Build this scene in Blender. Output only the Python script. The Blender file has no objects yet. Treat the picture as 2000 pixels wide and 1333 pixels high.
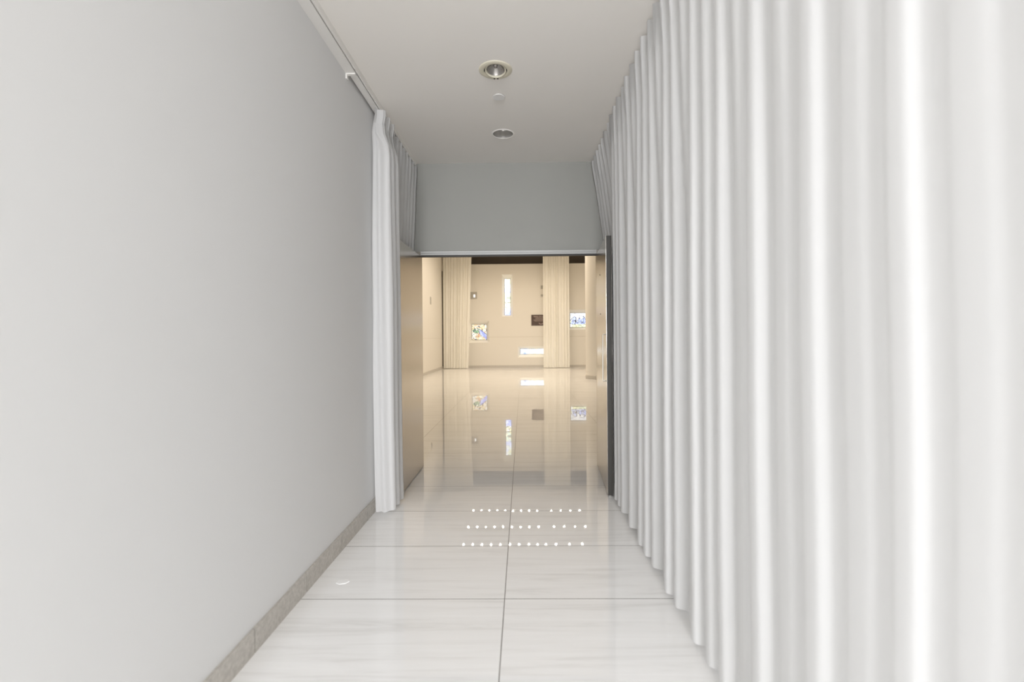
import bpy, bmesh, math, random
from mathutils import Matrix, Vector

random.seed(7)
S = bpy.context.scene
C = S.collection

# ------------------------------------------------------------------ camera
EYE = 1.285
cam_d = bpy.data.cameras.new('camera')
cam = bpy.data.objects.new('camera', cam_d); C.objects.link(cam)
cam_d.sensor_width = 36.0
cam_d.lens = 930 / 2000 * 36
cam_d.shift_x = -10.5 / 2000
cam_d.shift_y = -5.5 / 2000
cam_d.clip_start = 0.05
cam.matrix_world = (Matrix.Translation((0, 0, EYE)) @ Matrix.Rotation(10.5 / 930, 4, 'Z')
                    @ Matrix.Rotation(math.pi / 2, 4, 'X') @ Matrix.Rotation(-0.0079, 4, 'Z'))
cam_d.dof.use_dof = True
cam_d.dof.focus_distance = 4.6
cam_d.dof.aperture_fstop = 1.5
S.camera = cam

# ------------------------------------------------------------------ world, light, exposure
W = bpy.data.worlds.new('World'); S.world = W; W.use_nodes = True
bg = W.node_tree.nodes['Background']
bg.inputs[0].default_value = (0.96, 0.985, 1.0, 1)
bg.inputs[1].default_value = 1.65
S.view_settings.view_transform = 'Standard'
S.view_settings.look = 'None'
S.view_settings.exposure = -0.05
S.view_settings.gamma = 1.0
S.view_settings.use_curve_mapping = False
S.cycles.use_denoising = True
S.cycles.max_bounces = 12
S.cycles.diffuse_bounces = 8
S.cycles.sample_clamp_indirect = 4
S.cycles.caustics_reflective = False
S.cycles.caustics_refractive = False

def area(name, loc, rot, sx, sy, power, col):
    l = bpy.data.lights.new(name, 'AREA'); l.shape = 'RECTANGLE'
    l.size = sx; l.size_y = sy; l.energy = power; l.color = col
    o = bpy.data.objects.new(name, l); C.objects.link(o)
    o.location = loc; o.rotation_euler = rot
    return o
# daylight entering through the open entrance end of the corridor, behind the viewer
area('entrance_daylight', (-0.3, -9.0, 2.4), (math.radians(84), 0, 0), 3.4, 3.2, 1260, (0.972, 0.978, 1.0))
# added fill lamp in an assumed, unseen lobby on the left; flattens near curtain folds
area('lobby_fill', (-3.3, -3.4, 1.7), (math.radians(88), 0, math.radians(-52)), 2.2, 2.6, 10, (0.95, 0.98, 1.0))

HALL_SPOT_W = 17.5          # each of the small ceiling spotlights of the hall
HALL_COL = (1.0, 0.86, 0.69)

# ------------------------------------------------------------------ materials
def mat(name, col, rough=0.6, metal=0.0, spec=0.5, **kw):
    m = bpy.data.materials.new(name); m.use_nodes = True
    b = m.node_tree.nodes['Principled BSDF']
    b.inputs['Base Color'].default_value = (*col, 1)
    b.inputs['Roughness'].default_value = rough
    b.inputs['Metallic'].default_value = metal
    b.inputs['Specular IOR Level'].default_value = spec
    for k, v in kw.items():
        b.inputs[k].default_value = v
    return m

def nt(m):
    t = m.node_tree
    return t, t.nodes, t.links, t.nodes['Principled BSDF']

def add_noise_bump(m, scale, strength, dist=0.001, stretch=(1, 1, 1), detail=3):
    t, N, L, b = nt(m)
    tc = N.new('ShaderNodeTexCoord'); mp = N.new('ShaderNodeMapping')
    mp.inputs['Scale'].default_value = stretch
    n = N.new('ShaderNodeTexNoise'); n.inputs['Scale'].default_value = scale; n.inputs['Detail'].default_value = detail
    bp = N.new('ShaderNodeBump'); bp.inputs['Strength'].default_value = strength; bp.inputs['Distance'].default_value = dist
    L.new(tc.outputs['Object'], mp.inputs[0]); L.new(mp.outputs[0], n.inputs['Vector'])
    L.new(n.outputs['Fac'], bp.inputs['Height']); L.new(bp.outputs[0], b.inputs['Normal'])
    return n

def add_noise_color(m, c1, c2, scale, stretch=(1, 1, 1), detail=4, lo=0.35, hi=0.65, dist=0.0):
    t, N, L, b = nt(m)
    tc = N.new('ShaderNodeTexCoord'); mp = N.new('ShaderNodeMapping')
    mp.inputs['Scale'].default_value = stretch
    n = N.new('ShaderNodeTexNoise'); n.inputs['Scale'].default_value = scale; n.inputs['Detail'].default_value = detail
    n.inputs['Distortion'].default_value = dist
    r = N.new('ShaderNodeValToRGB')
    r.color_ramp.elements[0].position = lo; r.color_ramp.elements[0].color = (*c1, 1)
    r.color_ramp.elements[1].position = hi; r.color_ramp.elements[1].color = (*c2, 1)
    L.new(tc.outputs['Object'], mp.inputs[0]); L.new(mp.outputs[0], n.inputs['Vector'])
    L.new(n.outputs['Fac'], r.inputs[0]); L.new(r.outputs[0], b.inputs['Base Color'])

def floor_material():
    m = mat('polished_marble_tile', (0.8, 0.8, 0.8), 0.02, 0, 0.62)
    t, N, L, b = nt(m)
    tc = N.new('ShaderNodeTexCoord')
    sep = N.new('ShaderNodeSeparateXYZ'); L.new(tc.outputs['Object'], sep.inputs[0])
    def mth(op, a, bb=None, clamp=False):
        n = N.new('ShaderNodeMath'); n.operation = op; n.use_clamp = clamp
        for i, v in enumerate((a, bb)):
            if v is None: continue
            if isinstance(v, (int, float)): n.inputs[i].default_value = v
            else: L.new(v, n.inputs[i])
        return n.outputs[0]
    u = mth('DIVIDE', mth('ADD', sep.outputs[0], 0.0995 + 12.0), 1.2)
    v = mth('DIVIDE', mth('ADD', sep.outputs[1], -2.345 + 11.952), 0.5976)
    iu = mth('FLOOR', u); iv = mth('FLOOR', v)
    fu = mth('FRACT', u); fv = mth('FRACT', v)
    du = mth('MULTIPLY', mth('MINIMUM', fu, mth('SUBTRACT', 1.0, fu)), 1.2)
    dv = mth('MULTIPLY', mth('MINIMUM', fv, mth('SUBTRACT', 1.0, fv)), 0.5976)
    dd = mth('MINIMUM', du, dv)
    grout = mth('LESS_THAN', dd, 0.0023)
    # every tile gets its own piece of stone
    off = N.new('ShaderNodeCombineXYZ')
    L.new(mth('MULTIPLY', iu, 3.71), off.inputs[0]); L.new(mth('MULTIPLY', iv, 1.37), off.inputs[1])
    L.new(mth('ADD', mth('MULTIPLY', iu, 5.3), mth('MULTIPLY', iv, 2.9)), off.inputs[2])
    vec = N.new('ShaderNodeVectorMath'); vec.operation = 'ADD'
    L.new(tc.outputs['Object'], vec.inputs[0]); L.new(off.outputs[0], vec.inputs[1])
    mp = N.new('ShaderNodeMapping'); mp.inputs['Scale'].default_value = (0.75, 12.0, 1.0)
    L.new(vec.outputs[0], mp.inputs[0])
    n1 = N.new('ShaderNodeTexNoise'); n1.inputs['Scale'].default_value = 1.5; n1.inputs['Detail'].default_value = 6
    n1.inputs['Roughness'].default_value = 0.68; n1.inputs['Distortion'].default_value = 0.6
    L.new(mp.outputs[0], n1.inputs['Vector'])
    r = N.new('ShaderNodeValToRGB')
    e = r.color_ramp.elements
    e[0].position = 0.25; e[0].color = (0.79, 0.785, 0.775, 1)
    e[1].position = 0.66; e[1].color = (0.95, 0.95, 0.95, 1)
    x = e.new(0.46); x.color = (0.915, 0.913, 0.91, 1)
    L.new(n1.outputs['Fac'], r.inputs[0])
    mx = N.new('ShaderNodeMix'); mx.data_type = 'RGBA'
    L.new(grout, mx.inputs[0]); L.new(r.outputs[0], mx.inputs[6]); mx.inputs[7].default_value = (0.22, 0.21, 0.20, 1)
    L.new(mx.outputs[2], b.inputs['Base Color'])
    rg = mth('ADD', mth('MULTIPLY', grout, 0.5), 0.012)
    L.new(rg, b.inputs['Roughness'])
    # faint unevenness of the laid tiles
    mp2 = N.new('ShaderNodeMapping'); mp2.inputs['Scale'].default_value = (1.0, 0.7, 1.0)
    L.new(vec.outputs[0], mp2.inputs[0])
    n2 = N.new('ShaderNodeTexNoise'); n2.inputs['Scale'].default_value = 1.6; n2.inputs['Detail'].default_value = 1
    L.new(mp2.outputs[0], n2.inputs['Vector'])
    bp = N.new('ShaderNodeBump'); bp.inputs['Strength'].default_value = 0.12; bp.inputs['Distance'].default_value = 0.004
    L.new(n2.outputs['Fac'], bp.inputs['Height']); L.new(bp.outputs[0], b.inputs['Normal'])
    return m

def cloth_material(name, col, transl=0.25):
    m = bpy.data.materials.new(name); m.use_nodes = True
    t = m.node_tree; N = t.nodes; L = t.links
    b = N['Principled BSDF']
    b.inputs['Base Color'].default_value = (*col, 1); b.inputs['Roughness'].default_value = 0.9
    b.inputs['Specular IOR Level'].default_value = 0.15
    tr = N.new('ShaderNodeBsdfTranslucent'); tr.inputs[0].default_value = (*col, 1)
    mx = N.new('ShaderNodeMixShader'); mx.inputs[0].default_value = transl
    L.new(b.outputs[0], mx.inputs[1]); L.new(tr.outputs[0], mx.inputs[2])
    L.new(mx.outputs[0], N['Material Output'].inputs[0])
    tc = N.new('ShaderNodeTexCoord'); mp = N.new('ShaderNodeMapping'); mp.inputs['Scale'].default_value = (1, 1, 1)
    n = N.new('ShaderNodeTexNoise'); n.inputs['Scale'].default_value = 900; n.inputs['Detail'].default_value = 1
    bp = N.new('ShaderNodeBump'); bp.inputs['Strength'].default_value = 0.08; bp.inputs['Distance'].default_value = 0.0005
    L.new(tc.outputs['Object'], mp.inputs[0]); L.new(mp.outputs[0], n.inputs['Vector'])
    L.new(n.outputs['Fac'], bp.inputs['Height']); L.new(bp.outputs[0], b.inputs['Normal'])
    return m

def glass_material(name, strength):
    """back-lit stained glass; the colour of each piece is stored on the pane"""
    m = bpy.data.materials.new(name); m.use_nodes = True
    t = m.node_tree; N = t.nodes; N.remove(N['Principled BSDF'])
    at = N.new('ShaderNodeVertexColor'); at.layer_name = 'glass'
    em = N.new('ShaderNodeEmission'); em.inputs[1].default_value = strength
    t.links.new(at.outputs[0], em.inputs[0]); t.links.new(em.outputs[0], N['Material Output'].inputs[0])
    return m

def emis(name, col, s):
    m = bpy.data.materials.new(name); m.use_nodes = True
    N = m.node_tree.nodes; N.remove(N['Principled BSDF'])
    e = N.new('ShaderNodeEmission'); e.inputs[0].default_value = (*col, 1); e.inputs[1].default_value = s
    m.node_tree.links.new(e.outputs[0], N['Material Output'].inputs[0])
    return m

M = {}
M['floor'] = floor_material()
M['wall'] = mat('corridor_wall_paint', (0.745, 0.745, 0.742), 0.7, 0, 0.2)
M['wall_end'] = mat('grey_wall_paint', (0.325, 0.325, 0.305), 0.7, 0, 0.2)
M['hall_wall'] = mat('hall_wall_plaster', (0.73, 0.70, 0.645), 0.75, 0, 0.2)
M['reveal'] = mat('glow_painted_reveal', (0.90, 0.88, 0.82), 0.7, 0, 0.2)  # hall plaster made paler, painting in the glow of the glass
M['ceiling'] = mat('ceiling_paint', (0.90, 0.87, 0.83), 0.85, 0, 0.1)
M['baseboard'] = mat('grey_stone_skirting', (0.42, 0.40, 0.37), 0.45)
add_noise_color(M['baseboard'], (0.46, 0.435, 0.395), (0.58, 0.55, 0.505), 60, detail=6)
M['frame'] = mat('painted_grey_door_frame', (0.42, 0.42, 0.41), 0.4)
M['frame_dark'] = mat('dark_rubber_seal', (0.035, 0.033, 0.03), 0.6)
M['door_face'] = mat('brushed_metal_door', (0.60, 0.56, 0.51), 0.2, 1.0)
add_noise_bump(M['door_face'], 14, 0.10, 0.002, (30, 30, 0.35), 4)
M['door_edge'] = mat('dark_grey_door_edge', (0.036, 0.033, 0.028), 0.6)
M['cloth'] = cloth_material('white_curtain_cloth', (0.89, 0.89, 0.89), 0.5)
M['cloth_hall'] = cloth_material('cream_curtain_cloth', (0.93, 0.915, 0.86), 0.2)
M['rail'] = mat('white_painted_rail', (0.86, 0.84, 0.81), 0.5)
M['black'] = mat('black_slot', (0.03, 0.03, 0.028), 0.7)
M['cream_metal'] = mat('cream_enamel_ring', (0.70, 0.655, 0.53), 0.45)
M['lens'] = mat('halogen_lens_glass', (0.42, 0.40, 0.38), 0.12, 0.85)
add_noise_bump(M['lens'], 160, 0.6, 0.003)
M['chrome'] = mat('satin_reflector', (0.74, 0.72, 0.69), 0.25, 0.55)
M['white_plastic'] = mat('white_plastic', (0.80, 0.79, 0.78), 0.5)
M['dark_brown'] = mat('dark_brown_reveal', (0.055, 0.042, 0.032), 0.6)
M['bronze'] = mat('bronze_plaque', (0.075, 0.045, 0.032), 0.4, 0.3)
M['brass'] = mat('pale_raised_lettering', (0.62, 0.50, 0.44), 0.5)
M['plate'] = mat('grey_metal_plate', (0.40, 0.38, 0.34), 0.45, 0.2)
M['steel'] = mat('steel', (0.70, 0.68, 0.64), 0.25, 1.0)
M['paper'] = mat('white_paper', (0.985, 0.985, 0.985), 0.15, 0, 0.6)
M['spot_glow'] = emis('lit_spot_lens', (1.0, 0.86, 0.66), 40)
M['ring_grey'] = mat('grey_ring', (0.25, 0.24, 0.23), 0.4)
M['lamp_white'] = emis('small_lit_lamp', (1.0, 0.96, 0.9), 1.6)

# ------------------------------------------------------------------ mesh helpers
def add_box(bm, x0, x1, y0, y1, z0, z1):
    vs = [bm.verts.new(p) for p in ((x0, y0, z0), (x1, y0, z0), (x1, y1, z0), (x0, y1, z0),
                                    (x0, y0, z1), (x1, y0, z1), (x1, y1, z1), (x0, y1, z1))]
    for f in ((3, 2, 1, 0), (4, 5, 6, 7), (0, 1, 5, 4), (1, 2, 6, 5), (2, 3, 7, 6), (3, 0, 4, 7)):
        bm.faces.new([vs[i] for i in f])

def box_bm(*a):
    bm = bmesh.new(); add_box(bm, *a); return bm

def obj(name, bm, m, parent=None, smooth=False, bevel=0.0):
    bmesh.ops.recalc_face_normals(bm, faces=bm.faces) if not smooth == 'keep' else None
    me = bpy.data.meshes.new(name); bm.to_mesh(me); bm.free()
    if smooth:
        for p in me.polygons: p.use_smooth = True
    for x in (m if isinstance(m, (list, tuple)) else [m]):
        me.materials.append(x)
    o = bpy.data.objects.new(name, me); C.objects.link(o)
    if parent: o.parent = parent
    if bevel:
        mod = o.modifiers.new('bevel', 'BEVEL'); mod.width = bevel; mod.segments = 2; mod.limit_method = 'ANGLE'
    return o

def tag(o, label, cat, group=None):
    o['label'] = label; o['category'] = cat
    if group: o['group'] = group
    return o

def thing(name, label, cat, loc=(0, 0, 0), group=None, rz=0):
    o = bpy.data.objects.new(name, None); C.objects.link(o)
    o.location = loc; o.rotation_euler = (0, 0, rz); o.empty_display_size = 0.1
    return tag(o, label, cat, group)

def struct(name, bm, m, parent=None, bevel=0.0):
    o = obj(name, bm, m, parent, bevel=bevel)
    if parent is None: o['kind'] = 'structure'
    return o

def struct_root(name, loc=(0, 0, 0), rz=0):
    o = bpy.data.objects.new(name, None); C.objects.link(o)
    o.location = loc; o.rotation_euler = (0, 0, rz); o['kind'] = 'structure'; o.empty_display_size = 0.1
    return o

def lathe(bm, prof, n=48, cx=0, cy=0, close=False):
    """revolve (r, z) pairs about the vertical axis"""
    rings = []
    for r, z in prof:
        if r < 1e-6:
            rings.append([bm.verts.new((cx, cy, z))])
        else:
            rings.append([bm.verts.new((cx + r * math.cos(2 * math.pi * i / n), cy + r * math.sin(2 * math.pi * i / n), z)) for i in range(n)])
    seq = list(zip(rings, rings[1:]))
    if close: seq.append((rings[-1], rings[0]))
    for a, b in seq:
        for i in range(n):
            j = (i + 1) % n
            if len(a) == 1 and len(b) == 1: continue
            if len(a) == 1: bm.faces.new((a[0], b[j], b[i]))
            elif len(b) == 1: bm.faces.new((a[i], a[j], b[0]))
            else: bm.faces.new((a[i], a[j], b[j], b[i]))
    return bm

def plate_with_holes(bm, u0, u1, v0, v1, holes, to3):
    """flat face over [u0,u1]x[v0,v1] leaving rectangular holes (ua,ub,va,vb) open"""
    us = sorted({u0, u1, *[h[0] for h in holes], *[h[1] for h in holes]})
    vs = sorted({v0, v1, *[h[2] for h in holes], *[h[3] for h in holes]})
    vt = {}
    def V(u, v):
        if (u, v) not in vt: vt[(u, v)] = bm.verts.new(to3(u, v))
        return vt[(u, v)]
    for a, b in zip(us, us[1:]):
        for c, d in zip(vs, vs[1:]):
            mu, mv = (a + b) / 2, (c + d) / 2
            if any(h[0] < mu < h[1] and h[2] < mv < h[3] for h in holes): continue
            bm.faces.new((V(a, c), V(b, c), V(b, d), V(a, d)))

# ------------------------------------------------------------------ dimensions of the place
XL, XR = -1.12, 1.04              # corridor side walls
YB, YD = -4.5, 4.73               # open entrance end, wall with the doorway
ZC = 3.03                         # corridor ceiling
OX0, OX1, OZ = -1.006, 0.735, 2.104   # clear doorway
DT = 0.05                         # thickness of the doorway wall
HX0, HX1 = -3.45, 6.5             # hall side walls
YF = 20.8                         # far wall of the hall
ZH = 5.2                          # hall ceiling
ZW = 4.53                         # top of the far wall below the dark reveal

# ------------------------------------------------------------------ floor, walls, ceilings
struct('floor', box_bm(HX0 - 0.3, HX1 + 0.3, YB, YF + 0.6, -0.2, 0.0), M['floor'])
struct('wall_left', box_bm(XL - 0.2, XL, 0.2, YD, 0, ZC), M['wall'])
struct('wall_sky_block', box_bm(-3.75, -3.7, YB, 0.2, 0, ZC), M['wall'])  # unseen wall added so less sky light enters from the left
struct('wall_lobby_end', box_bm(-3.7, XL - 0.2, 0.2, 0.3, 0, ZC), M['wall'])
struct('ceiling_lobby', box_bm(-3.75, XL - 0.2, YB, 0.3, ZC, ZC + 0.1), M['ceiling'])
struct('wall_right', box_bm(XR, XR + 0.2, YB, YD, 0, ZC), M['wall'])

DL1 = (-0.163, 3.09); DL2 = (-0.155, 4.06)      # two recessed fixtures in the corridor ceiling
bm = bmesh.new()
sq = 0.12
holes = [(DL1[0] - sq, DL1[0] + sq, DL1[1] - sq, DL1[1] + sq), (DL2[0] - sq, DL2[0] + sq, DL2[1] - sq, DL2[1] + sq)]
plate_with_holes(bm, XL - 0.2, XR + 0.2, YB, YD, holes, lambda u, v: (u, v, ZC))
for (cx, cy), r in ((DL1, 0.088), (DL2, 0.086)):
    n = 48
    ci = [bm.verts.new((cx + r * math.cos(2 * math.pi * i / n), cy + r * math.sin(2 * math.pi * i / n), ZC)) for i in range(n)]
    so = []
    for i in range(n):
        a = 2 * math.pi * i / n; k = sq / max(abs(math.cos(a)), abs(math.sin(a)))
        so.append(bm.verts.new((cx + k * math.cos(a), cy + k * math.sin(a), ZC)))
    for i in range(n):
        j = (i + 1) % n
        bm.faces.new((ci[i], ci[j], so[j], so[i]))
add_box(bm, XL - 0.2, XR + 0.2, YB, YD, ZC + 0.25, ZC + 0.3)
for a in ((XL - 0.2, XL - 0.19, YB, YD), (XR + 0.19, XR + 0.2, YB, YD), (XL - 0.2, XR + 0.2, YB, YB + 0.01)):
    add_box(bm, *a, ZC + 0.001, ZC + 0.25)
struct('ceiling', bm, M['ceiling'])

JW = 0.05
bm = bmesh.new()
add_box(bm, HX0, OX0 - JW, YD, YD + DT, 0, ZH)
add_box(bm, OX1 + JW, HX1, YD, YD + DT, 0, ZH)
add_box(bm, OX0 - JW, OX1 + JW, YD, YD + DT, OZ + JW, ZH)
struct('wall_doorway', bm, M['wall_end'])

struct('wall_hall_left', box_bm(HX0 - 0.2, HX0, YD, YF + 0.6, 0, ZH - 0.06), M['hall_wall'])
struct('wall_hall_right', box_bm(HX1, HX1 + 0.2, YD, YF + 0.6, 0, ZH), M['hall_wall'])
struct('ceiling_hall', box_bm(HX0 - 0.3, HX1 + 0.3, YD, YF + 0.6, ZH, ZH + 0.1), M['ceiling'])
struct('trim_1', box_bm(HX0 - 0.2, HX0 - 0.15, YD, YF + 0.6, ZH - 0.06, ZH), M['dark_brown'])        # shadow gap above the left wall

# door frame: jambs and head of grey painted metal with a dark seal under the head
fr = struct_root('trim_2')
obj('jamb', box_bm(OX0 - JW, OX0 - 0.002, YD - 0.012, YD + DT + 0.01, 0, OZ + JW), M['door_face'], fr, bevel=0.002)
obj('jamb', box_bm(OX1 + 0.002, OX1 + JW, YD - 0.012, YD + DT + 0.01, 0, OZ + JW), M['door_face'], fr, bevel=0.002)
bm = bmesh.new()
add_box(bm, OX0 - 0.002, OX1 + 0.002, YD - 0.012, YD + DT + 0.01, OZ + 0.012, OZ + JW)
add_box(bm, OX0 - 0.002, OX1 + 0.002, YD - 0.020, YD - 0.0125, OZ + 0.030, OZ + JW)
obj('head', bm, M['frame'], fr, bevel=0.002)
obj('seal', box_bm(OX0 - 0.002, OX1 + 0.002, YD - 0.006, YD + DT * 0.55, OZ - 0.004, OZ + 0.0115), M['frame_dark'], fr)

# ------------------------------------------------------------------ far wall with its four stained glass windows
#                outer opening x0,x1,z0,z1                inner pane x0,x1,z0,z1
WIN = {
    'window_1': ((-0.895, -0.425, 2.25, 4.08), (-0.785, -0.530, 2.31, 3.915)),
    'window_2': ((-2.385, -1.475, 1.10, 2.045), (-2.250, -1.590, 1.225, 1.910)),
    'window_3': ((-0.215, 1.420, 0.445, 0.925), (-0.110, 1.310, 0.575, 0.815)),
    'window_4': ((1.985, 2.980, 1.630, 2.510), (2.095, 2.860, 1.750, 2.380)),
}
RD = 0.28
bm = bmesh.new()
plate_with_holes(bm, HX0, HX1, 0, ZW, [w[0] for w in WIN.values()], lambda u, v: (u, YF, v))
add_box(bm, HX0, HX1, YF + RD + 0.03, YF + RD + 0.08, 0, ZW)
add_box(bm, HX0, HX1, YF + 0.001, YF + RD + 0.03, ZW - 0.02, ZW)
struct('wall_far', bm, M['hall_wall'])
struct('trim_3', box_bm(HX0, HX1, YF + RD + 0.02, YF + RD + 0.08, ZW, ZH), M['dark_brown'])           # dark reveal over the far wall
struct('trim_4', box_bm(HX0, HX1, YF - 0.004, YF - 0.0005, 1.335, 1.352), mat('wall_joint', (0.60, 0.56, 0.50), 0.7))
struct('trim_5', box_bm(HX0 + 0.0005, HX0 + 0.004, 12.0, 20.2, 1.302, 1.312), bpy.data.materials['wall_joint'])

GL = {
    'window_1': glass_material('slit_glass', 2.4), 'window_2': glass_material('square_glass', 1.3),
    'window_3': glass_material('low_glass', 2.2), 'window_4': glass_material('blue_glass', 1.4),
}
LEAD = (0.10, 0.10, 0.12)
def cells(seed, n, w, h, pal):
    r = random.Random(seed)
    pts = [(r.uniform(0, w), r.uniform(0, h), pal(r, *[0]*0)) for _ in range(n)]
    def at(x, y, lead=0.012, came=LEAD):
        d = sorted(((x - p[0]) ** 2 + (y - p[1]) ** 2, i) for i, p in enumerate(pts))[:2]
        return came if math.sqrt(d[1][0]) - math.sqrt(d[0][0]) < lead else pts[d[0][1]][2]
    return at
def pick(opts):
    return lambda r: r.choice(opts)
W1c = cells(2, 70, .255, 1.605, pick([(1, .95, .72), (1, .98, .9), (.74, .82, 1), (1, .92, .55), (.80, .95, .78), (1, 1, 1)]))
W1b = cells(3, 26, .255, 1.605, pick([(.50, .58, 1), (.70, .76, 1), (.62, .66, .95)]))
def col_1(x, y, w, h):
    if y < 0.30 or 0.98 < y < 1.16: return W1b(x, y, .009, (.30, .34, .55))
    return W1c(x, y, .007, (.40, .42, .36))
W2c = cells(5, 46, .66, .685, pick([(1, .93, .70), (1, .97, .86), (1, .88, .56), (1, .95, .80), (1, .80, .50)]))
W2g = cells(6, 60, .66, .685, pick([(.50, .72, .42), (.72, .86, .62), (.40, .62, .36), (.95, .95, .75)]))
W2o = cells(7, 60, .66, .685, pick([(.86, .48, .26), (1, .82, .60), (.95, .62, .36)]))
def col_2(x, y, w, h):
    e = y - (0.44 - 0.80 * (x - 0.36))                 # blue band running down to the lower right corner
    if x > 0.34 and -0.20 < e < 0.03:
        if e > 0.008 or e < -0.185 or x < 0.358: return LEAD
        return (.42, .46, .95) if math.sin(31 * x + 17 * y) > -.3 else (.66, .70, 1.0)
    if math.hypot(x - 0.20, (y - 0.41) * 1.5) < 0.17: return W2g(x, y, .014)
    if math.hypot(x - 0.27, (y - 0.20) * 0.8) < 0.09: return W2o(x, y, .01)
    q = math.hypot(x - 0.25, y - 0.15)                  # orange arcs sweeping over the top
    if y > 0.3 and math.sin(q * 52) > 0.80: return (.90, .58, .32)
    return W2c(x, y, .008)
W3c = cells(9, 60, 1.42, .24, pick([(1, .94, .70), (1, 1, .95), (.86, .92, 1), (1, .90, .60), (1, 1, 1)]))
W3b = cells(10, 60, 1.42, .24, pick([(.62, .74, 1), (.85, .90, 1), (.75, .85, .95)]))
def col_3(x, y, w, h):
    return W3b(x, y, .010, (.35, .42, .60)) if x < 0.36 else W3c(x, y, .005, (.45, .45, .4))
W4b = cells(12, 40, .765, .63, pick([(.52, .60, 1), (.66, .74, 1), (.80, .86, 1)]))
W4y = cells(13, 24, .765, .63, pick([(1, 1, .62), (.92, 1, .70), (1, 1, .88)]))
W4w = cells(14, 16, .765, .63, pick([(.95, .97, 1), (1, 1, 1)]))
def col_4(x, y, w, h):
    for k, (px, hw, hh) in enumerate(((.20, .20, .34), (.42, .14, .30), (.60, .20, .36))):   # blue peaks
        top = 0.16 + hh * (1 - abs(x - px) / hw)
        if 0.13 < y < top: return LEAD if abs(y - top) < 0.018 else W4b(x, y, .014)
    if abs(y - (0.55 - x)) < 0.012 or abs(y - (x - 0.25)) < 0.012: return (.35, .40, .30)
    if y < 0.28: return W4y(x, y, .010)
    return W4w(x, y, .005)
COLF = {'window_1': col_1, 'window_2': col_2, 'window_3': col_3, 'window_4': col_4}
def glass_pane(k, i, parent):
    w, h = i[1] - i[0], i[3] - i[2]
    nx, nz = max(8, int(w / 0.014)), max(8, int(h / 0.014))
    bm = bmesh.new(); lay = bm.loops.layers.color.new('glass')
    g = [[bm.verts.new((i[0] + w * a / nx, RD + 0.011, i[2] + h * b / nz)) for a in range(nx + 1)] for b in range(nz + 1)]
    for b in range(nz):
        for a in range(nx):
            f = bm.faces.new((g[b][a], g[b][a + 1], g[b + 1][a + 1], g[b + 1][a]))
            c = COLF[k](w * (a + .5) / nx, h * (b + .5) / nz, w, h)
            for l in f.loops: l[lay] = (*[v ** (1 / 2.2) for v in c], 1)
    return obj('stained_glass', bm, GL[k], parent)
WLAB = {
    'window_1': 'tall narrow upright stained glass window high in the far wall',
    'window_2': 'square stained glass window with orange, green and blue panes beside the left hall curtain',
    'window_3': 'low wide stained glass window near the floor, partly behind the right hall curtain',
    'window_4': 'square stained glass window with blue and yellow panes, half hidden by the round column',
}
for k, (o, i) in WIN.items():
    rt = struct_root(k, (0, YF, 0)); rt['label'] = WLAB[k]; rt['category'] = 'window'
    bm = bmesh.new()
    a = [bm.verts.new(p) for p in ((o[0], 0, o[2]), (o[1], 0, o[2]), (o[1], 0, o[3]), (o[0], 0, o[3]))]
    b = [bm.verts.new(p) for p in ((i[0], RD, i[2]), (i[1], RD, i[2]), (i[1], RD, i[3]), (i[0], RD, i[3]))]
    for q in range(4):
        bm.faces.new((a[q], a[(q + 1) % 4], b[(q + 1) % 4], b[q]))
    obj('reveal', bm, M['reveal'], rt)
    bm = bmesh.new(); e = 0.008
    add_box(bm, i[0], i[0] + e, RD - 0.02, RD + 0.01, i[2], i[3]); add_box(bm, i[1] - e, i[1], RD - 0.02, RD + 0.01, i[2], i[3])
    add_box(bm, i[0] + e, i[1] - e, RD - 0.02, RD + 0.01, i[2], i[2] + e); add_box(bm, i[0] + e, i[1] - e, RD - 0.02, RD + 0.01, i[3] - e, i[3])
    if k == 'window_1': add_box(bm, i[0] + e, i[1] - e, RD - 0.02, RD + 0.01, 2.84, 2.86)
    obj('window_frame', bm, M['black'], rt)
    glass_pane(k, i, rt)

# ------------------------------------------------------------------ skirting
def tiled_board(bm, axis, a0, a1, p0, p1, h, step, first):
    c = [a0] + [first + step * q for q in range(200) if a0 < first + step * q < a1] + [a1]
    for s, e in zip(c, c[1:]):
        if axis == 'y': add_box(bm, p0, p1, s + 0.003, e - 0.003, 0, h)
        else: add_box(bm, s + 0.0012, e - 0.0012, p0, p1, 0, h)
bm = bmesh.new(); tiled_board(bm, 'y', 0.2, YD - 0.02, XL, XL + 0.012, 0.10, 0.47, 1.94 - 0.47 * 10)
bl = struct('baseboard_left', bm, M['baseboard'])
obj('grout', box_bm(XL, XL + 0.0085, 0.2, YD - 0.02, 0, 0.096), M['frame_dark'], bl)
bm = bmesh.new(); tiled_board(bm, 'y', YB, YD - 0.02, XR - 0.012, XR, 0.10, 0.47, 1.9 - 0.47 * 10)
struct('baseboard_right', bm, M['baseboard'])
bm = bmesh.new(); tiled_board(bm, 'x', HX0 + 0.02, HX1, YF - 0.015, YF, 0.10, 0.6, -3.2)
struct('baseboard_far', bm, M['baseboard'])
bm = bmesh.new(); tiled_board(bm, 'y', YD + DT, YF - 0.02, HX0, HX0 + 0.015, 0.10, 0.6, 5.0)
struct('baseboard_hall_left', bm, M['baseboard'])

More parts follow.
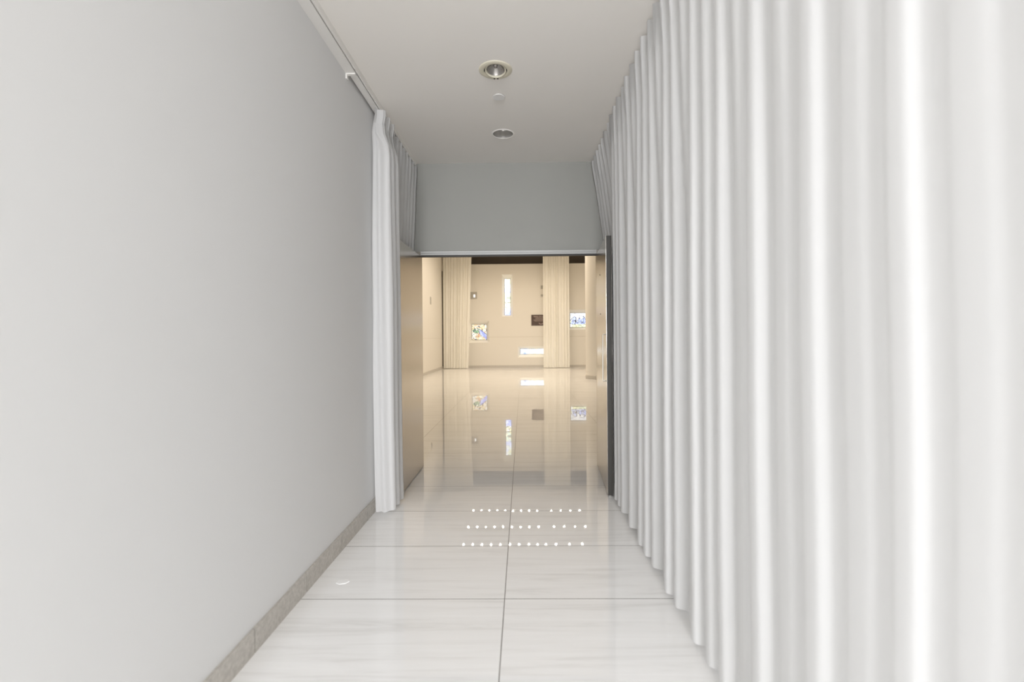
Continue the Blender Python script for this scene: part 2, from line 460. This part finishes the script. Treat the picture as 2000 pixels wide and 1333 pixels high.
# ------------------------------------------------------------------ the two open door leaves
def door_leaf(name, hinge, ang, side):
    """leaf built along local +x from its hinge; +y is the face turned to the passage"""
    r = struct_root(name, (*hinge, 0), ang)
    r['category'] = 'door'
    Wd, T, H = 0.87, 0.045, 2.108
    s = side
    bm = bmesh.new()
    add_box(bm, 0.004, Wd - 0.003, -T + 0.0015, -0.0015, 0.008, H)
    obj('core', bm, M['door_edge'], r, bevel=0.002)
    obj('face_panel', box_bm(0.004, Wd - 0.0032, -0.0015, 0.0, 0.009, H - 0.001), M['door_face'], r)
    obj('face_panel', box_bm(0.004, Wd - 0.0032, -T, -T + 0.0015, 0.009, H - 0.001), M['door_face'], r)
    return r, Wd, T
d1, Wd, T = door_leaf('door_1', (OX0, YD - 0.014), math.radians(-90), 1)
d1['label'] = 'left brushed metal door leaf standing open beside the short left curtain'
# mirror leaf: face normal must look to -x, so it is turned with its local y flipped
d2 = struct_root('door_2', (OX1, YD - 0.014, 0), math.radians(-90 - 3.9))
d2['category'] = 'door'; d2['label'] = 'right brushed metal door leaf with dark edge, open in front of the long curtain'
obj('core', box_bm(0.004, Wd - 0.003, 0.0015, T - 0.0015, 0.008, 2.108), M['door_edge'], d2, bevel=0.002)
obj('face_panel', box_bm(0.004, Wd - 0.0032, 0.0, 0.0015, 0.009, 2.107), M['door_face'], d2)
obj('face_panel', box_bm(0.004, Wd - 0.0032, T - 0.0015, T, 0.009, 2.107), M['door_face'], d2)

def tube(bm, pts, r, n=12):
    rings = []
    for k, p in enumerate(pts):
        p = Vector(p)
        d = (Vector(pts[min(k + 1, len(pts) - 1)]) - Vector(pts[max(k - 1, 0)])).normalized()
        up = Vector((0, 0, 1)) if abs(d.z) < 0.9 else Vector((1, 0, 0))
        a = d.cross(up).normalized(); b = d.cross(a).normalized()
        rings.append([bm.verts.new(p + r * (math.cos(2 * math.pi * i / n) * a + math.sin(2 * math.pi * i / n) * b)) for i in range(n)])
    for a, b in zip(rings, rings[1:]):
        for i in range(n):
            bm.faces.new((a[i], a[(i + 1) % n], b[(i + 1) % n], b[i]))
    bm.faces.new(rings[0]); bm.faces.new(rings[-1][::-1])
    return bm
# slim pull handle near the free edge of the right leaf, and screws on both leaves
bm = bmesh.new()
tube(bm, [(Wd - 0.05, 0.0, 1.31), (Wd - 0.05, -0.022, 1.31), (Wd - 0.05, -0.026, 1.30), (Wd - 0.05, -0.026, 0.94), (Wd - 0.05, -0.022, 0.93), (Wd - 0.05, 0.0, 0.93)], 0.006)
obj('door_handle', bm, mat('pale_handle', (0.72, 0.66, 0.56), 0.35), d2, smooth=True)
for (px, pz) in ((0.34, 1.86), (0.36, 1.50)):
    bm = lathe(bmesh.new(), [(0, 0.003), (0.005, 0.0025), (0.006, 0)], 12)
    s = obj('screw', bm, M['frame_dark'], d2); s.location = (px, 0, pz); s.rotation_euler = (math.radians(90), 0, 0)
bm = box_bm(Wd - 0.04, Wd - 0.012, 0.012, 0.033, 0.0005, 0.012)
obj('floor_bolt', bm, M['steel'], d2, bevel=0.002)

# ------------------------------------------------------------------ curtains
def smooth(a, b, x):
    t = max(0.0, min(1.0, (x - a) / (b - a))); return t * t * (3 - 2 * t)

def fold_phase(s0, s1, spacing, jitter, rnd):
    """cumulative phase along the curtain: one unit per fold, of uneven widths"""
    knots = [s0]
    while knots[-1] < s1 + spacing:
        knots.append(knots[-1] + spacing * (1 + rnd.uniform(-jitter, jitter)))
    amp = [rnd.uniform(0.72, 1.0) for _ in knots]
    def ph(s):
        for k in range(len(knots) - 1):
            if s < knots[k + 1]:
                f = (s - knots[k]) / (knots[k + 1] - knots[k])
                return k + f, amp[k] * (1 - f) + amp[k + 1] * f
        return len(knots) - 1.0, 1.0
    return ph

def boxy(p, k=1.8, duty=0.14):
    return math.tanh(k * (math.sin(2 * math.pi * p - math.pi / 2) + duty * 2)) / math.tanh(k * 1.28)

def curtain(name, label, cat, s0, s1, ztop, zbot, place, top_spacing, low_spacing, seed, material,
            ds=0.008, head=0.10, hem=0.12, amp_top=0.03, pleat=0.035, jitter=0.10, zmix=(2.85, 1.5), group=None, wobble=0.5, k_low=1.6):
    """place(s, off, z) -> point; off in metres towards the viewer side of the cloth"""
    rnd = random.Random(seed)
    pt = fold_phase(s0, s1, top_spacing, jitter, rnd)
    prom = [1.0]
    for k in range(400):
        prom.append(rnd.choice((1.0, 0.85, 0.45)) if prom[-1] > 0.6 else rnd.uniform(0.85, 1.0))
    wob = [rnd.uniform(0, 6.28) for _ in range(6)]
    ns = int((s1 - s0) / ds) + 1
    S_ = [s0 + (s1 - s0) * i / (ns - 1) for i in range(ns)]
    def off(s, z):
        p, a = pt(s); q, b = pt(s + min(1.0, (ztop - z) / 0.6) * wobble * (0.012 * math.sin(2.1 * z + wob[0] + s * 3) + 0.006 * math.sin(5 * z + wob[1] + 7 * s)))
        fr = p - math.floor(p)
        # pinch pleat: a narrow group of three fingers standing off a nearly flat band
        d = (fr - 0.5) * top_spacing
        pin = math.exp(-(d / 0.013) ** 4) * (0.86 + 0.14 * math.cos(d / 0.0042 * math.pi))
        band = 0.10 * (1 - abs(2 * fr - 1))
        f_top = pin * 1.0 + band
        f_mid = 0.5 + 0.5 * boxy(p, 1.3, 0.0) * a
        f_low = (0.5 + 0.5 * boxy(q, k_low)) * prom[int(q)]
        t1 = smooth(ztop - head * 0.75, ztop - head - 0.22, z)
        t2 = smooth(zmix[0], zmix[1], z)
        return f_top, f_mid, f_low, t1, t2
    def sheet(zs, push=0.0):
        bm = bmesh.new(); rows = []
        for z in zs:
            row = []
            for s in S_:
                ft, fm, fl, t1, t2 = off(s, z)
                f = ft * (1 - t1) + (fm * (1 - t2) + fl * t2) * t1
                row.append(bm.verts.new(place(s, f, z, t1, t2, push)))
            rows.append(row)
        for a, b in zip(rows, rows[1:]):
            for i in range(ns - 1):
                bm.faces.new((a[i], a[i + 1], b[i + 1], b[i]))
        return bm
    root = thing(name, label, cat, tuple(place((s0 + s1) / 2, 0.5, 0, 1, 1, 0)), group)
    root.location.z = 0
    inv = Matrix.Translation(-root.location)
    def sub(nm, zs, push=0.0):
        bm = sheet(zs, push); bm.transform(inv)
        return obj(nm, bm, material, root, smooth=True)
    nz = 34
    zh, zm = ztop - head, zbot + hem
    sub('heading', [ztop - head * k / 5 for k in range(6)])
    sub('panel', [zh - (zh - zm) * (k / nz) for k in range(nz + 1)])
    sub('hem', [zm + 0.002, zm - 0.001, zm - hem / 3, zm - 2 * hem / 3, zbot], 0.0015)
    return root

# long curtain along the right wall
def place_right(s, f, z, t1, t2, push):
    beh = smooth(3.68, 3.86, s)
    low = max(0.0, min(1.0, (2.98 - z) / 0.84)) * beh      # hangs back behind the open leaf
    front = 0.690 + 0.022 * t2 * (1 - beh) * 0 + 0.108 * low
    depth = (0.078 - t1 * (0.012 + 0.046 * (1 - smooth(0.8, 2.3, s)))) * (1 - 0.35 * low) * (1 - 0.25 * beh)
    return (front + depth * (1 - f) - push, s, z)
curtain('curtain', 'long floor-length white pleated curtain covering the whole right side of the corridor', 'curtain',
        -1.2, 4.69, 3.015, 0.034, place_right, 0.135, 0.195, 11, M['cloth'], ds=0.005)

# short gathered curtain at the left wall
def place_left(s, f, z, t1, t2, push):
    beh = smooth(3.76, 3.86, s)
    low = smooth(2.30, 2.13, z) * beh
    back = -1.095 + 0.028 * (1 - smooth(2.96, 2.8, z)) 
    depth = 0.058 * (1 - 0.36 * beh * smooth(2.7, 2.14, z)) + 0.085 * t1 * (1 - beh)
    bul = 0.028 * math.sin(math.pi * max(0, min(1, z / 2.9))) * (1 - beh)
    back = back * (1 - beh) + (-1.094) * beh
    x = back - bul * 0.4 + depth * f + push
    y = s - (1 - beh) * t1 * (0.03 * math.sin(math.pi * f) + 0.016 * math.sin(4.4 * math.pi * f + 0.7 * z) * math.sin(math.pi * f))
    return (max(x, XL + 0.014), y, z)
curtain('curtain', 'short gathered white curtain hanging at the left wall behind the left door leaf', 'curtain',
        3.47, 4.69, 2.985, 0.025, place_left, 0.11, 0.145, 5, M['cloth'], ds=0.002)

# two curtains of the hall in front of the far wall
def place_far(x0, lean, yc):
    def f_(s, f, z, t1, t2, push):
        k = 1 - z / 5.1
        x = x0 + (s - x0) * (1 - lean * k)
        return (x, yc - 0.07 * f - push, z)
    return f_
curtain('curtain', 'cream hall curtain beside the square orange window, in the left corner of the hall', 'curtain',
        -3.40, -2.16, 5.12, 0.02, place_far(-3.40, 0.14, 20.36), 0.12, 0.125, 3, M['cloth_hall'], ds=0.007, zmix=(4.8, 4.0), jitter=0.45, wobble=0.25)
curtain('curtain', 'cream hall curtain partly covering the bronze plaque, left of the round column', 'curtain',
        0.885, 2.00, 5.12, 0.02, place_far(0.885, 0.0, 20.42), 0.12, 0.115, 8, M['cloth_hall'], ds=0.007, zmix=(4.8, 4.0), jitter=0.45, wobble=0.25)
struct('trim_6', box_bm(HX0 + 0.001, HX0 + 0.02, 20.36, 20.5, 0.10, 4.2), M['dark_brown'])           # dark brown strip on the left wall behind the corner curtain

# ceiling rails
r = thing('curtain_rail', 'white double curtain rail with a dark slot along the top of the left wall', 'curtain rail', (-1.08, 1.5, 2.99))
bm = bmesh.new()
add_box(bm, XL + 0.0 + 1.08 + 0.0005, -1.056 + 1.08, YB - 1.5, 3.05 - 1.5, 0.0, 0.0395)
add_box(bm, XL + 1.08 + 0.018, -1.056 + 1.08, 3.06 - 1.5, YD - 1.5 - 0.02, 0.0, 0.0395)
add_box(bm, -1.050 + 1.08, -1.040 + 1.08, YB - 1.5, YD - 1.5 - 0.02, 0.002, 0.0395)
obj('profile', bm, M['rail'], r)
obj('slot', box_bm(-1.056 + 1.08, -1.050 + 1.08, YB - 1.5, YD - 1.5 - 0.02, 0.020, 0.0395), M['black'], r)
bm = bmesh.new()
add_box(bm, XL + 1.08 + 0.0005, -1.058 + 1.08, 3.03 - 1.5, 3.055 - 1.5, -0.008, 0.0)
add_box(bm, XL + 1.08 + 0.0005, XL + 1.08 + 0.010, 3.03 - 1.5, 3.055 - 1.5, -0.035, -0.008)
obj('bracket', bm, M['rail'], r, bevel=0.002)
r = thing('curtain_rail', 'white ceiling rail that carries the long right curtain', 'curtain rail', (0.765, 1.7, 3.016))
obj('profile', box_bm(-0.015, 0.015, YB - 1.7, YD - 1.7 - 0.02, 0.001, 0.0135), M['rail'], r)

# ------------------------------------------------------------------ corridor ceiling fittings
t = thing('downlight', 'large cream-ringed round ceiling downlight with tilted lamp, nearest in the corridor', 'ceiling light', (DL1[0], DL1[1], ZC))
obj('trim_ring', lathe(bmesh.new(), [(0.0745, 0.0), (0.0745, -0.006), (0.080, -0.0085), (0.104, -0.006), (0.109, -0.002), (0.109, -0.0005)], 64), M['cream_metal'], t, smooth=True)
obj('housing', lathe(bmesh.new(), [(0.0744, -0.003), (0.074, 0.09), (0, 0.09)], 48), M['black'], t, smooth=True)
g = obj('lamp_ring', lathe(bmesh.new(), [(0.0600, 0.012), (0.0600, -0.004), (0.064, -0.006), (0.070, -0.004), (0.070, 0.012)], 56, close=True), M['cream_metal'], t, smooth=True)
g.rotation_euler = (math.radians(-10), 0, 0); g.location = (0, 0, -0.001)
l = obj('lens', lathe(bmesh.new(), [(0.0, 0.050), (0.025, 0.044), (0.045, 0.026), (0.0598, 0.006)], 48), M['lens'], g, smooth=True)
l = obj('bulb', lathe(bmesh.new(), [(0.0, 0.018), (0.012, 0.022), (0.016, 0.034), (0.013, 0.049)], 24), M['lens'], g, smooth=True)
for k in (-1, 1):
    s = obj('pivot', box_bm(-0.004, 0.004, -0.010, 0.010, -0.004, 0.004), M['black'], t)
    s.location = (0.0725 * k, 0, -0.002)
for k in (-0.013, 0.010):
    s = obj('screw', lathe(bmesh.new(), [(0.0042, 0.0), (0.0042, -0.006), (0, -0.007)], 12), M['black'], t)
    s.location = (k, 0.089, -0.006)

o = obj('sprinkler_cover', lathe(bmesh.new(), [(0, -0.014), (0.042, -0.014), (0.044, -0.0125), (0.044, -0.0105), (0.030, -0.0095), (0.030, -0.0002), (0, -0.0002)], 48), M['white_plastic'])
o.location = (-0.16, 3.42, ZC)
tag(o, 'small flat white round cover disc on the ceiling between the two downlights', 'ceiling cover')

t = thing('downlight', 'round recessed ceiling downlight with bare satin metal reflector, nearer the doorway', 'ceiling light', (DL2[0], DL2[1], ZC))
obj('trim_ring', lathe(bmesh.new(), [(0.084, 0.002), (0.084, -0.003), (0.088, -0.005), (0.096, -0.003), (0.097, -0.0005)], 64), M['ceiling'], t, smooth=True)
obj('reflector', lathe(bmesh.new(), [(0.0835, -0.002), (0.082, 0.02), (0.079, 0.05), (0.074, 0.075), (0.0, 0.082)], 64), M['chrome'], t, smooth=True)

# ------------------------------------------------------------------ the hall: column, plaque, plates
t = thing('column', 'round cream column with grey base standing right of the hall curtains', 'column', (2.40, 15.0, 0))
obj('shaft', lathe(bmesh.new(), [(0.42, 0.0), (0.42, 5.198)], 64), M['hall_wall'], t, smooth=True)
obj('base_trim', lathe(bmesh.new(), [(0.4205, 0.0), (0.435, 0.0), (0.435, 0.10), (0.4205, 0.10)], 64), M['baseboard'], t, smooth=False)

t = thing('plaque', 'dark bronze memorial plaque with raised lettering on the far wall beside the curtain', 'plaque', (0.80, YF, 2.065))
pw, ph = 0.42, 0.235
obj('plate', box_bm(-pw, pw, -0.022, -0.001, -ph, ph), M['bronze'], t, bevel=0.004)
def text(name, s, size, loc, parent, m):
    cu = bpy.data.curves.new(name, 'FONT'); cu.body = s; cu.size = size; cu.align_x = 'CENTER'; cu.align_y = 'CENTER'; cu.extrude = 0.002
    o = bpy.data.objects.new(name, cu); C.objects.link(o)
    bpy.context.view_layer.update()
    me = bpy.data.meshes.new_from_object(o); bpy.data.objects.remove(o)
    me.materials.append(m) if not me.materials else None
    q = bpy.data.objects.new(name, me); C.objects.link(q); q.parent = parent
    q.location = loc; q.rotation_euler = (math.radians(90), 0, 0)
    me.materials.clear(); me.materials.append(m)
    return q
text('lettering', 'WALL OF HONOR', 0.078, (0, -0.0235, 0.155), t, M['brass'])
rnd = random.Random(4)
for (z, w, h) in ((0.098, 0.27, 0.012), (0.054, 0.235, 0.012), (0.012, 0.34, 0.012), (-0.036, 0.29, 0.012)):
    bm = bmesh.new(); x = -w                           # lines too small to read: short worn raised strokes
    while x < w - 0.01:
        l = rnd.uniform(0.012, 0.03); add_box(bm, x, min(x + l, w), -0.0245, -0.0225, z - h / 2, z + h / 2); x += l + 0.007
    obj('lettering', bm, M['brass'], t)
bm = bmesh.new()
for k in range(9):
    a = math.radians(200 + 140 * k / 8)
    x, z = 0.085 * math.cos(a), -0.115 + 0.06 * math.sin(a)
    add_box(bm, x - 0.012, x + 0.012, -0.0245, -0.0225, z - 0.008, z + 0.008)
obj('emblem', bm, M['brass'], t)

t = thing('wall_plate', 'small square grey wall plate with a white lamp right of the corner curtain', 'wall plate', (-2.135, YF, 3.17))
obj('plate', box_bm(-0.15, 0.15, -0.02, -0.001, -0.15, 0.15), M['plate'], t, bevel=0.004)
obj('lamp', box_bm(0.0, 0.07, -0.045, -0.021, -0.085, 0.035), M['lamp_white'], t, bevel=0.008)
o = obj('control_box', box_bm(0.80, 0.95, YF - 0.04, YF - 0.001, 3.43, 3.575), M['plate'], bevel=0.004)
tag(o, 'upper of two small grey boxes peeking out left of the right hall curtain', 'control box')
o = obj('control_box', box_bm(0.80, 0.92, YF - 0.04, YF - 0.001, 3.10, 3.185), M['plate'], bevel=0.004)
tag(o, 'lower of two small grey boxes peeking out left of the right hall curtain', 'control box')
o = obj('wall_slot', box_bm(HX0 + 0.0005, HX0 + 0.006, 17.75, 17.95, 2.58, 2.86), M['plate'])
tag(o, 'thin upright grey slot plate on the left wall of the hall', 'wall plate')

# ------------------------------------------------------------------ the hall ceiling: small spotlights and round fittings
XS = {
    17.85: [925, 940.5, 956, 971.5, 987, 1002.5, 1018, 1033.5, 1049, 1077, 1095, 1114, 1132],
    16.30: [915, 932, 949, 966, 983, 1000, 1017, 1034, 1052, 1082, 1102, 1123, 1143],
    14.90: [905, 923, 941, 959, 977, 996, 1014, 1033, 1050, 1066, 1086, 1112, 1137],
}
ROWX = {y: [round((px - 1023.9) * y / 930, 3) for px in v] for y, v in XS.items()}
ROWN = {17.85: 'row nearest the far wall', 16.30: 'middle row', 14.90: 'row nearest the doorway'}
first = None
sp = bpy.data.lights.new('spotlight_beam', 'SPOT')
sp.energy = HALL_SPOT_W; sp.color = HALL_COL; sp.spot_size = math.radians(164); sp.spot_blend = 0.6; sp.shadow_soft_size = 0.028
for y, xs in ROWX.items():
    for i, x in enumerate(xs):
        lab = 'small lit ceiling spotlight in the ' + ROWN[y] + ', seen mirrored in the floor'
        if first is None:
            t = thing('spotlight', lab, 'ceiling light', (x, y, ZH), 'small spotlights of the hall ceiling, ' + ROWN[y])
            kids = [obj('trim_ring', lathe(bmesh.new(), [(0.031, -0.001), (0.031, -0.010), (0.052, -0.008), (0.052, -0.001)], 24, close=True), M['white_plastic'], t, smooth=True),
                    obj('lamp', lathe(bmesh.new(), [(0.0305, -0.004), (0.0, -0.004)], 24), M['spot_glow'], t)]
            first = (t, kids)
        else:
            t = first[0].copy(); C.objects.link(t); t.location = (x, y, ZH)
            t['label'] = lab; t['group'] = 'small spotlights of the hall ceiling, ' + ROWN[y]
            for k in first[1]:
                c = k.copy(); C.objects.link(c); c.parent = t
        b = bpy.data.objects.new('spotlight_beam', sp); C.objects.link(b); b.parent = t; b.location = (0, 0, -0.02)
# wider downlights over the nearer part of the hall, to either side of the doorway
wide = bpy.data.lights.new('downlight_beam', 'SPOT')
wide.energy = 75; wide.color = HALL_COL; wide.spot_size = math.radians(160); wide.spot_blend = 0.6; wide.shadow_soft_size = 0.08
src = None
for x, y in ((3.2, 11.4), (5.2, 11.4), (4.0, 13.4), (5.6, 13.4), (-2.95, 12.0)):
    lab = 'round lit downlight of the hall ceiling to the ' + ('right' if x > 0 else 'left') + ' of the doorway'
    if src is None:
        t = thing('downlight', lab, 'ceiling light', (x, y, ZH), 'downlights over the right side of the hall')
        kids = [obj('trim_ring', lathe(bmesh.new(), [(0.085, -0.001), (0.085, -0.014), (0.11, -0.011), (0.11, -0.001)], 28, close=True), M['white_plastic'], t, smooth=True),
                obj('lamp', lathe(bmesh.new(), [(0.0845, -0.005), (0.0, -0.005)], 24), M['spot_glow'], t)]
        src = (t, kids)
    else:
        t = src[0].copy(); C.objects.link(t); t.location = (x, y, ZH); t['label'] = lab
        t['group'] = 'downlights over the ' + ('right' if x > 0 else 'left') + ' side of the hall'
        for k in src[1]:
            c = k.copy(); C.objects.link(c); c.parent = t
    b = bpy.data.objects.new('downlight_beam', wide); C.objects.link(b); b.parent = t; b.location = (0, 0, -0.02)
fit = None
FT = [(-2.68, 20.2), (-1.77, 20.2), (-0.81, 20.2), (0.19, 20.2), (1.12, 20.2), (2.10, 20.2), (-2.72, 18.3), (-2.73, 16.75), (-2.70, 15.5)]
for i, (x, y) in enumerate(FT):
    wall = 'far wall' if y > 20 else 'left wall'
    lab = 'unlit round grey-ringed fitting on the hall ceiling along the ' + wall
    if fit is None:
        t = thing('ceiling_fitting', lab, 'ceiling light', (x, y, ZH), 'round fittings of the hall ceiling along the ' + wall)
        kids = [obj('trim_ring', lathe(bmesh.new(), [(0.070, -0.001), (0.070, -0.015), (0.115, -0.012), (0.115, -0.001)], 32, close=True), M['ring_grey'], t, smooth=True),
                obj('diffuser', lathe(bmesh.new(), [(0.0695, -0.005), (0.0, -0.005)], 24), M['white_plastic'], t)]
        fit = (t, kids)
    else:
        t = fit[0].copy(); C.objects.link(t); t.location = (x, y, ZH); t['label'] = lab
        t['group'] = 'round fittings of the hall ceiling along the ' + wall
        for k in fit[1]:
            c = k.copy(); C.objects.link(c); c.parent = t

# ------------------------------------------------------------------ a torn bit of paper on the floor
bm = bmesh.new()
vs = [bm.verts.new(p) for p in ((-0.030, -0.010, 0.0008), (-0.008, -0.024, 0.001), (0.022, -0.016, 0.0015), (0.036, 0.006, 0.0022), (0.020, 0.030, 0.0018), (-0.012, 0.020, 0.0015), (-0.026, 0.022, 0.001))]
lo = [bm.verts.new((v.co.x, v.co.y, -0.0004)) for v in vs]
c = bm.verts.new((0, 0, 0.0016))
for i in range(7):
    j = (i + 1) % 7
    bm.faces.new((vs[i], vs[j], c)); bm.faces.new((lo[i], lo[j], vs[j], vs[i]))
bm.faces.new(lo[::-1])
o = obj('paper_scrap', bm, M['paper']); o.location = (-0.965, 2.51, 0.0005)
tag(o, 'small torn white scrap of paper lying on the marble floor near the left wall', 'paper scrap')
